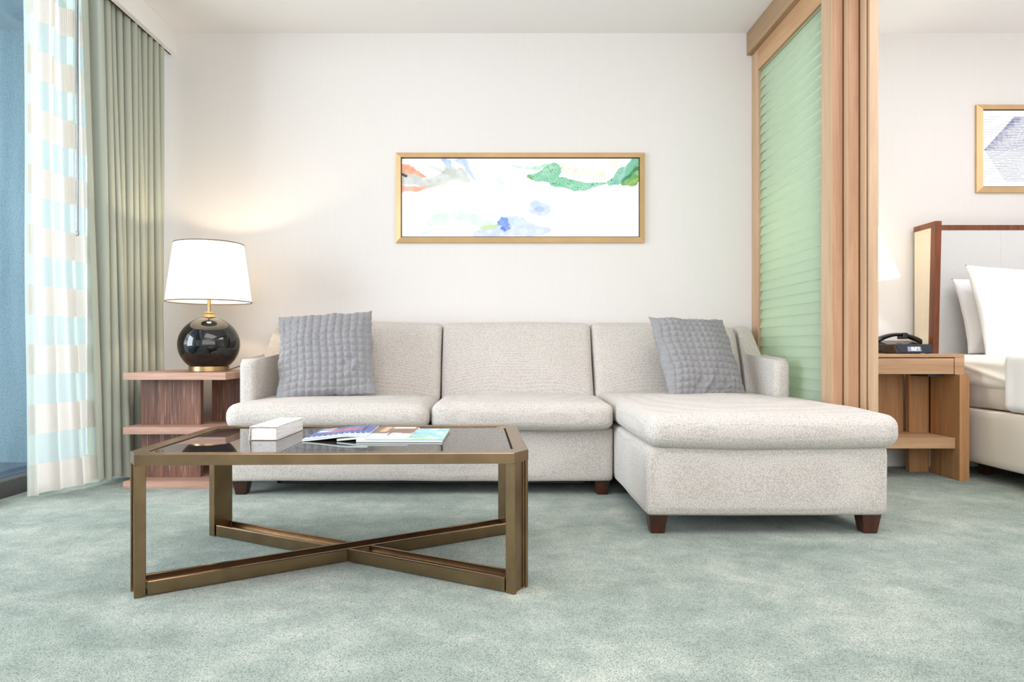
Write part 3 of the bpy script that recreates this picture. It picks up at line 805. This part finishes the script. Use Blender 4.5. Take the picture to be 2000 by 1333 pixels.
magazine('magazine with brown room photo and pale foot, partly under the blue one', (-0.530, 2.258, -1.5, 0.236, 0.30), .006, ib, GZ+.0085, lambda u, v: -.0068*max(0, 1-u/.3)**1.0*(1) )
magazine('blue magazine with red lettering, topmost, propped near the white box', (-0.644, 2.256, 2.0, 0.215, 0.285), .006, ia, GZ+.001, lambda u, v: .0145*min(1, u*1.55)**1.3*(1 if u < .65 else 1))

# ------------------------------------------------------------ framed pictures
def frame(name, label, x0, x1, z0, z1, w, prot, img, group):
    t = thing(name, label, 'picture', ((x0+x1)/2, WY, z0), 0, group)
    yo, yi = WY-.001, WY-prot
    for side in range(4):
        bm = BM()
        cor = [((x0, z0), (x0+w, z0+w)), ((x1, z0), (x1-w, z0+w)), ((x1, z1), (x1-w, z1-w)), ((x0, z1), (x0+w, z1-w))]
        (a, ai), (b, bi) = cor[side], cor[(side+1) % 4]
        P = [(a[0], yo, a[1]), (a[0], yi+.012, a[1]), (ai[0], yi, ai[1]), (ai[0], yo, ai[1])]
        Q = [(b[0], yo, b[1]), (b[0], yi+.012, b[1]), (bi[0], yi, bi[1]), (bi[0], yo, bi[1])]
        va = [bm.verts.new(p_) for p_ in P]; vb = [bm.verts.new(p_) for p_ in Q]
        bm.faces.new(va); bm.faces.new(vb[::-1])
        for i in range(4): bm.faces.new((va[i], va[(i+1) % 4], vb[(i+1) % 4], vb[i]))
        obj('frame_rail', bm, M['gold'], t)
    i0, i1, j0, j1 = x0+w, x1-w, z0+w, z1-w; g = .005
    bm = BM()
    for (p0, p1, q0, q1) in ((i0, i1, j0, j0+g), (i0, i1, j1-g, j1), (i0, i0+g, j0, j1), (i1-g, i1, j0, j1)): box(bm, p0, p1, yi+.010, WY-.002, q0, q1)
    obj('inner_lip', bm, M['frame_line'], t)
    obj('backing', bx(i0, i1, yi+.016, WY-.004, j0, j1), M['linen'], t)
    M4 = Matrix(((1, 0, 0, i0+g-t.location.x), (0, 0, 1, yi+.014-WY), (0, 1, 0, j0+g-z0), (0, 0, 0, 1)))
    print_sheet('print', img, i1-i0-2*g, j1-j0-2*g, M['print'], t, M4)
    return t
# abstract watercolour washes, traced as soft strokes
AW, AH = 520, 173
gx, gy = np.meshgrid(np.linspace(88, 1885, AW), np.linspace(104, 705, AH))
art = np.ones((AH, AW, 3))*252.0
def fbm(s, seed): return (vnoise(AH, AW, s, seed)-.5)+.5*(vnoise(AH, AW, s/2, seed+1)-.5)+.25*(vnoise(AH, AW, max(2, s/4), seed+2)-.5)
def stroke(pts, col, alpha=.8, rough=.5, soft=.25, seed=0, edge=0.0, mottled=.3):
    best = np.full(gx.shape, 9.0)
    for (xa, ya, ra), (xb, yb, rb) in zip(pts, pts[1:] if len(pts) > 1 else pts):
        dx, dy = xb-xa, yb-ya; l2 = dx*dx+dy*dy+1e-6
        t = np.clip(((gx-xa)*dx+(gy-ya)*dy)/l2, 0, 1); d = np.hypot(gx-xa-t*dx, gy-ya-t*dy)/(ra+(rb-ra)*t)
        best = np.minimum(best, d)
    best = best*.86+rough*fbm(14, seed+11)+rough*.5*fbm(5, seed+31)
    alpha = min(1, alpha*1.2); col = tuple(255-(255-c_)*1.2 for c_ in col) if min(col) > 150 else col
    a = np.clip((1-best)/soft, 0, 1); a = a*a*(3-2*a)
    m_ = 1-mottled*np.clip(.5+fbm(10, seed+51)*1.2, 0, 1)
    al = alpha*a*m_
    if edge: al = np.clip(al+edge*np.exp(-((best-.9)/.10)**2)*a*1.2, 0, 1)
    art[:] = art*(1-al[..., None])+np.array(col)*al[..., None]
stroke([(850, 200, 40), (870, 290, 60), (920, 350, 60), (1000, 400, 40), (1090, 440, 25)], (226, 230, 244), .8, .5, .4, 1)
stroke([(1100, 480, 60), (1150, 490, 62)], (196, 208, 238), .7, .4, .4, 2); stroke([(1120, 490, 22), (1150, 500, 18)], (170, 184, 226), .6, .6, .5, 3)
stroke([(740, 265, 8), (800, 260, 14), (850, 290, 30)], (214, 222, 242), .6, .6, .5, 4)
stroke([(92, 190, 40), (160, 195, 34), (230, 232, 16), (270, 245, 4)], (240, 150, 116), .85, .5, .4, 5)
stroke([(92, 335, 30), (200, 335, 22), (300, 322, 12), (430, 288, 5)], (248, 158, 128), .8, .5, .5, 6)
stroke([(92, 262, 48), (200, 272, 44), (300, 290, 34), (370, 268, 34), (450, 225, 46), (540, 225, 44), (590, 270, 20)], (206, 208, 203), .85, .35, .3, 7)
stroke([(290, 158, 4), (350, 185, 12), (420, 195, 26), (480, 205, 32)], (190, 192, 184), .5, .4, .3, 8)
stroke([(92, 225, 7), (120, 238, 10)], (50, 50, 58), .9, .8, .4, 9)
stroke([(330, 320, 14), (450, 290, 24), (560, 280, 34), (620, 275, 10)], (214, 226, 214), .5, .6, .5, 10)
stroke([(410, 112, 26), (440, 140, 30), (455, 165, 10)], (176, 196, 238), .8, .5, .5, 11)
stroke([(500, 118, 12), (560, 130, 26), (580, 165, 18), (605, 215, 14), (640, 262, 8)], (184, 200, 240), .7, .6, .5, 12)
stroke([(300, 600, 40), (380, 560, 46), (480, 540, 44), (600, 560, 48), (720, 600, 44), (800, 632, 26)], (208, 230, 212), .75, .5, .5, 13)
stroke([(380, 690, 40), (480, 640, 52), (570, 660, 46)], (253, 250, 246), .9, .3, .4, 14)
stroke([(240, 690, 14), (290, 670, 14)], (190, 222, 204), .6, .5, .5, 15)
stroke([(660, 690, 34), (800, 680, 40), (900, 620, 80), (1000, 640, 76), (1100, 665, 46), (1200, 655, 22)], (204, 214, 242), .85, .35, .3, 16)
stroke([(700, 640, 18), (760, 628, 22), (820, 625, 12)], (186, 206, 150), .75, .7, .5, 17)
stroke([(838, 600, 24), (865, 590, 42), (880, 635, 30), (850, 640, 16)], (112, 142, 218), .85, .7, .5, 18)
stroke([(850, 640, 14), (872, 655, 10)], (80, 104, 190), .6, .8, .5, 19)
stroke([(910, 150, 3), (980, 172, 7), (1080, 180, 12), (1180, 160, 22)], (176, 216, 190), .8, .8, .5, 20)
stroke([(1300, 170, 30), (1420, 210, 36), (1520, 200, 26), (1600, 240, 18)], (240, 238, 214), .7, .6, .5, 21)
stroke([(1050, 242, 14), (1110, 250, 26), (1180, 232, 48), (1235, 190, 52), (1240, 275, 38), (1320, 288, 36), (1400, 312, 34), (1480, 318, 26), (1560, 304, 13), (1640, 292, 5)], (128, 194, 158), .95, .28, .12, 22, .2)
stroke([(1055, 240, 10), (1075, 262, 8)], (120, 140, 60), .7, .5, .5, 23)
stroke([(1605, 215, 24), (1610, 225, 22)], (244, 224, 204), .8, .3, .4, 24); stroke([(1690, 140, 50), (1720, 170, 36)], (250, 240, 224), .8, .4, .4, 25)
stroke([(1880, 130, 50), (1860, 210, 66), (1830, 265, 48), (1770, 285, 24)], (108, 164, 86), .95, .2, .15, 26, .15)
stroke([(1880, 170, 16), (1800, 240, 14), (1760, 270, 10)], (60, 128, 96), .8, .7, .5, 27); stroke([(1880, 260, 16), (1800, 300, 14)], (170, 186, 92), .8, .6, .5, 28)
stroke([(1665, 292, 18), (1720, 270, 34), (1745, 230, 34), (1790, 195, 30), (1835, 150, 26), (1870, 112, 20)], (126, 190, 168), .95, .35, .15, 29, .3)
sp = (vnoise(AH, AW, 2.2, 90) > .80) & (vnoise(AH, AW, 9, 92) > .45) & (gx > 1080) & (gx < 1800) & (art[..., 0] < 175)
art[sp] = (44, 84, 84)
sp = (vnoise(AH, AW, 2.4, 94) > .86) & (gx > 1290) & (gx < 1560) & (gy > 140) & (gy < 260); art[sp] = art[sp]*.6+np.array((96, 110, 100))*.4
art = np.clip(art, 0, 255)
frame('framed_picture', 'wide gold-framed watercolour of green, coral and blue washes above the sofa', -0.6106, 0.897, 1.359, 1.904, .031, .03, art, 'gold-framed pictures')
# line drawing: fine wavy contour lines
N = 300; yy, xx = np.mgrid[0:N, 0:N]/N; art2 = np.ones((N, N, 3))*250.0
# x: 0..1 over .50 m, y: 0 top..1 bottom
for k_ in range(46):
    y0 = .085+k_*.0185; xe = .40-.36*(k_/22.0)**1.05 if k_ < 23 else .02+.012*(k_-23)
    col = np.array((60, 72, 130)) if k_ < 24 else np.array((100, 108, 140))
    yl = y0+.012*np.sin(xx*5+k_*.3)*(xx)+.05*(xx-xe)*(xx > xe)*(k_ > 6)*.6
    on = np.abs(yy-yl) < .0030+.0026*(k_ < 24)*np.exp(-((xx-xe)/.12)**2)
    a = on*(xx > xe)*(.95 if k_ < 24 else .7)
    art2 = art2*(1-a[..., None])+col*a[..., None]
    if k_ < 26:
        a2 = (np.abs(yy-(.08+k_*.034+.01*xx)) < .0025)*(xx < xe+.4)*.6; art2 = art2*(1-a2[..., None])+np.array((140, 146, 158))*a2[..., None]
frame('framed_picture', 'gold-framed drawing of fine blue wavy lines above the bed', 2.908, 3.448, 1.663, 2.195, .031, .03, art2, 'gold-framed pictures')

# ------------------------------------------------------------ sliding glass partition at the right
hd = obj('partition_header', bx(1.520, 1.76, 0.6, WY, 2.499, CZ, .002, 1), M['oak_dk']); hd['kind'] = 'structure'; hd.name = 'trim_3'
sd = thing('sliding_door', 'oak-framed sliding door with pale green ribbed glass beside the sofa', 'door', (1.575, 3.65, 0))
X0, X1 = 1.551, 1.597; Y0, Y1 = 3.157, WY-.002; ZB, ZT = .006, 2.498
obj('stile', bx(X0, X1, Y0, 3.262, ZB, ZT, .0015, 1), M['oak'], sd)
obj('stile', bx(X0, X1, 4.052, Y1, ZB, ZT, .0015, 1), M['oak'], sd)
obj('top_rail', bx(X0, X1, 3.262, 4.052, 2.372, ZT), M['oak_h'], sd)
obj('bottom_rail', bx(X0, X1, 3.262, 4.052, ZB, .13), M['oak_h'], sd)
obj('end_strip', bx(X0+.002, X1, Y0-.004, Y0, ZB, ZT), M['oak_pink'], sd)
zz = .13; step = .0545
rib_mesh = None
while zz < 2.372-.001:
    h = min(step, 2.372-zz)
    if rib_mesh is None or h < step-1e-6:
        bm = BM(); a = .0
        extrude_poly(bm, [(-.011, 0, .000), (-.006, 0, -.001), (.009, 0, h), (.004, 0, h+.001)], (0, .79, 0))
        bmesh.ops.recalc_face_normals(bm, faces=bm.faces)
        me = bpy.data.meshes.new('glass_slat'); bm.to_mesh(me); bm.free(); me.materials.append(M['rib_glass'])
        if rib_mesh is None: rib_mesh = me
    o = bpy.data.objects.new('glass_slat', me if h < step-1e-6 else rib_mesh); COL.objects.link(o); o.parent = sd
    o.location = (1.571-1.575, 3.262-3.65, zz); zz += step
# second sliding leaf and the fixed jamb stacked behind it
s2 = thing('door_post', 'oak edge of a second sliding leaf stacked behind the glass door', 'door', (1.63, 3.2, 0))
obj('stile', bx(1.605, 1.653, 3.118, 3.32, ZB, ZT, .0015, 1), M['oak'], s2)
obj('end_strip', bx(1.607, 1.651, 3.114, 3.118, ZB, ZT), M['oak_pink'], s2)
obj('leaf_panel', bx(1.617, 1.641, 3.32, 4.10, ZB+.02, ZT-.02), M['rib_glass'], s2)
s3 = thing('door_jamb', 'oak end jamb of the partition standing beside the nightstand', 'jamb', (1.69, 3.15, 0))
obj('post', bx(1.660, 1.668, 3.075, 3.30, 0.0, ZT, .001, 1), M['oak'], s3)
obj('post', bx(1.672, 1.713, 3.062, 3.30, 0.0, ZT, .0015, 1), M['oak'], s3)
obj('groove', bx(1.668, 1.672, 3.085, 3.29, 0.0, ZT), M['frame_line'], s3)

# ------------------------------------------------------------ nightstand
ns = thing('nightstand', 'light oak nightstand with drawer and low shelf between partition and bed', 'nightstand', (2.2, 3.85, 0))
NY0, NY1 = 3.715, 4.10
obj('top', prism(BM(), [(1.80, NY0), (2.546, NY0), (2.546, 3.905), (2.505, 3.905), (2.505, NY1), (1.80, NY1)], .669, .687, .001), M['oak_night'], ns)
obj('end_block', bx(2.493, 2.546, NY0, 3.905, .575, .6685, .001, 1), M['oak_night'], ns)
obj('end_block', bx(1.80, 1.85, NY0, NY1, .575, .6685, .001, 1), M['oak_night'], ns)
obj('drawer', bx(1.853, 2.490, NY0+.002, NY1-.03, .577, .664, .0015, 1), M['oak_night'], ns)
obj('side_panel', bx(2.503, 2.556, 3.69, 3.94, 0, .5745, .001, 1), M['oak_night_v'], ns)
obj('side_panel', bx(1.80, 1.853, 3.69, 3.94, 0, .5745, .001, 1), M['oak_night_v'], ns)
obj('back_panel', bx(2.396, 2.512, 3.965, 4.0, 0, .5745, .001, 1), M['oak_night_v'], ns)
obj('back_panel', bx(1.85, 2.396, 4.02, 4.05, .175, .5745, .001, 1), M['oak_night_v'], ns)
obj('shelf', bx(1.853, 2.500, 3.72, 4.06, .171, .230, .001, 1), M['oak_night'], ns)
obj('drawer_slide', bx(2.40, 2.49, 3.80, 3.96, .560, .5765), M['window_frame'], ns)

# alarm clock radio on it
ck = thing('alarm_clock', 'black clock radio showing 9:27 at the front of the nightstand', 'clock', (2.335, 3.885, .687), R(3))
bm = BM(); prof = [(-.10, .004), (.104, .004), (.108, .010), (.108, .054), (-.118, .054), (-.112, .030)]
extrude_poly(bm, [(x, -.058, z) for x, z in prof], (0, .125, 0)); bmesh.ops.bevel(bm, geom=list(bm.edges), offset=.002, segments=1, affect='EDGES')
obj('clock_body', bm, M['clock_body'], ck, True)
obj('front_grille', extrude_poly(BM(), [(-.078, -.0605, .006), (.106, -.0605, .006), (.106, -.0605, .052), (-.108, -.0605, .052)], (0, .003, 0)), M['clock_front'], ck, True)
obj('display', extrude_poly(BM(), [(-.036, -.062, .014), (.044, -.062, .014), (.038, -.062, .040), (-.040, -.062, .040)], (0, .0015, 0)), M['lcd'], ck, True)
SEG = {'9': 'abcdfg', '2': 'abged', '7': 'abc'}
def digit(bm, ch, x, z, w, h, y):
    t = .0024; S = {'a': (x, x+w, z+h-t, z+h), 'd': (x, x+w, z, z+t), 'g': (x, x+w, z+h/2-t/2, z+h/2+t/2), 'f': (x, x+t, z+h/2, z+h), 'e': (x, x+t, z, z+h/2), 'b': (x+w-t, x+w, z+h/2, z+h), 'c': (x+w-t, x+w, z, z+h/2)}
    for s in SEG[ch]: a, b, c, d = S[s]; box(bm, a, b, y, y+.001, c, d)
bm = BM(); digit(bm, '9', -.016, .018, .011, .019, -.0632); digit(bm, '2', .003, .018, .011, .019, -.0632); digit(bm, '7', .018, .018, .011, .019, -.0632)
box(bm, -.002, .0002, -.0632, -.0622, .0225, .025); box(bm, -.002, .0002, -.0632, -.0622, .030, .0325)
obj('time_digits', bm, M['lcd_digit'], ck, True)
bm = BM()
bm.free()
for x, y in ((-.09, -.05), (-.03, -.05), (.03, -.05), (.09, -.05), (-.09, .04), (.09, .04)): obj('foot_pad', box(BM(), x-.008, x+.008, y, y+.016, 0, .005), M['phone'], ck, True)
obj('side_port', box(BM(), -.1155, -.1140, -.035, -.025, .022, .042), M['black'], ck, True)
obj('side_port', box(BM(), -.1155, -.1140, .01, .03, .028, .038), M['black'], ck, True)
# telephone behind it
ph = thing('telephone', 'black desk telephone with arched handset behind the clock radio', 'telephone', (2.36, 4.02, .687), R(2))
bm = BM(); extrude_poly(bm, [(-.095, -.06, 0), (-.095, .06, 0), (-.095, .06, .078), (-.095, -.06, .052)], (.20, 0, 0)); bmesh.ops.bevel(bm, geom=list(bm.edges), offset=.004, segments=2, affect='EDGES')
obj('phone_base', bm, M['phone'], ph, True)
pts = [(-.135+.27*s, .0, .060+.052*math.sin(PI*(0.04+s*.92))**.8) for s in [i/16 for i in range(17)]]
bm = BM(); rings = []
for i, (x, y, z) in enumerate(pts):
    s = i/16; hw = .023; hh = .010+.006*abs(2*s-1)**2
    rings.append([bm.verts.new((x, y+a*hw, z+b*hh)) for a, b in ((-1, -.6), (-.7, -1), (.7, -1), (1, -.6), (1, .6), (.6, 1), (-.6, 1), (-1, .6))])
for A_, B_ in zip(rings, rings[1:]):
    for k_ in range(8): bm.faces.new((A_[k_], A_[(k_+1) % 8], B_[(k_+1) % 8], B_[k_]))
bm.faces.new(rings[0][::-1]); bm.faces.new(rings[-1])
obj('handset', bm, M['phone'], ph, True, 60)
bm = BM(); box(bm, .015, .045, -.030, .030, .085, .122, .004); obj('cradle_clip', bm, M['phone'], ph, True)
obj('handset_cord', tube(BM(), [(-.13, .0, .062), (-.15, -.005, .045), (-.155, -.01, .022), (-.13, .01, .01), (-.09, .02, .012)], .003, 6), M['phone'], ph, True)

# bedside lamp
lamp('bedside_lamp', 'lit bedside lamp with white cone shade, half hidden behind the oak jamb', 2.03, 3.87, .687, .70, True, (.226, 1.112, .075, 1.50), 10)

# ------------------------------------------------------------ bed
bed = thing('bed', 'upholstered bed with grey headboard and walnut-edged cream side wing', 'bed', (3.5, 3.1, 0))
obj('side_rail', cushion(2.62, 4.50, 2.00, 4.03, .088, .384, .018, 0, 0, (20, 30, 8), wob=.001), M['bed_uph'], bed, smooth=180)
obj('mattress', cushion(2.64, 4.48, 2.03, 4.03, .384, .655, .05, .01, 0, (20, 26, 10)), M['boxspring'], bed, smooth=180)
obj('headboard_panel', bx(2.56, 4.56, 4.065, 4.12, .15, 1.425, .004, 2), M['grey_uph'], bed)
obj('headboard_seam', bx(3.004, 3.0065, 4.0625, 4.0652, .55, 1.42), M['bed_uph'], bed)
obj('top_rail', bx(2.555, 4.56, 4.060, 4.125, 1.422, 1.452, .002, 1), M['walnut'], bed)
# wing: tapering cream panel with walnut front post and top edge
bm = extrude_poly(BM(), [(2.522, 4.12, .15), (2.522, 4.12, 1.418), (2.522, 3.955, 1.418), (2.522, 4.00, .15)], (.026, 0, 0)); obj('wing_panel', bm, M['cream_leather'], bed)
bm = extrude_poly(BM(), [(2.518, 3.958, 1.418), (2.518, 3.918, 1.4185), (2.518, 3.964, .15), (2.518, 4.002, .15)], (.036, 0, 0)); obj('wing_post', bm, M['walnut'], bed)
bm = extrude_poly(BM(), [(2.518, 3.918, 1.4185), (2.518, 4.122, 1.4185), (2.518, 4.122, 1.449), (2.518, 3.917, 1.449)], (.036, 0, 0)); obj('wing_top_edge', bm, M['walnut'], bed)
for x, y in ((2.8, 2.1), (4.3, 2.1), (2.8, 3.9), (4.3, 3.9)): obj('leg', bx(x-.03, x+.03, y-.03, y+.03, 0, .09), M['dark_leg'], bed)
# fitted sheet: shell over the mattress with draped folds at the side
def sheet_fn(p, u, v, w):
    if p.x < 2.75:
        s = (3.9-p.y); fold = math.exp(-((p.z-(0.635-0.16*s*1.3))/.016)**2)*.009*(1 if s < .8 else 0)
        fold += math.exp(-((p.z-(0.60+0.05-0.06*s))/.02)**2)*.006
        p.x -= fold
    return p
tag(obj('fitted_sheet', cushion(2.622, 4.50, 3.30, 4.045, .495, .683, .05, .012, 0, (26, 60, 34), sheet_fn, 5, .004), M['sheet'], smooth=180), 'cream white fitted sheet tucked over the mattress below the pillows', 'sheet')
def duvet_fn(p, u, v, w):
    if p.x < 2.72: p.x -= .010*noise.noise(Vector((p.y*9, p.z*2, 4)))+.006*math.sin(p.y*34)*(1-max(0, w))
    return p
tag(obj('duvet', cushion(2.606, 4.53, 1.97, 3.525, .388, .698, .04, .015, .0, (26, 60, 22), duvet_fn, 8, .006), M['linen'], smooth=180), 'smooth white duvet hanging over the side of the bed at the frame edge', 'duvet')
def bed_pillow(label, x0, w, h, yb, lean, roll, yaw, seed, t=.20, mat='linen', zb=.70):
    bm = soft_pillow(w, h, t, 70, 0, 0, .05, .022, seed, ((-.85, -.6, 1.4, .4, .012), (-.7, .5, -.7, .3, .01)), .06)
    o = obj('bed_pillow', bm, M[mat], smooth=180); o.data.transform(Matrix.Translation(o.location))
    m4 = Matrix.Translation((x0+w/2, yb, zb)) @ Matrix.Rotation(R(yaw), 4, 'Z') @ Matrix.Rotation(R(-lean), 4, 'X') @ Matrix.Rotation(R(roll), 4, 'Y')
    o.matrix_world = m4; tag(o, label, 'pillow', 'white bed pillows'); return o
bed_pillow('white bed pillow standing at the back against the grey headboard', 2.67, .78, .45, 3.90, 12, 2, 0, 3, .17, 'linen', .674)
bed_pillow('large white bed pillow in front, covering most of the rear pillow', 2.625, .84, .525, 3.70, 14, 3, 0, 4, .20, 'linen', .655)
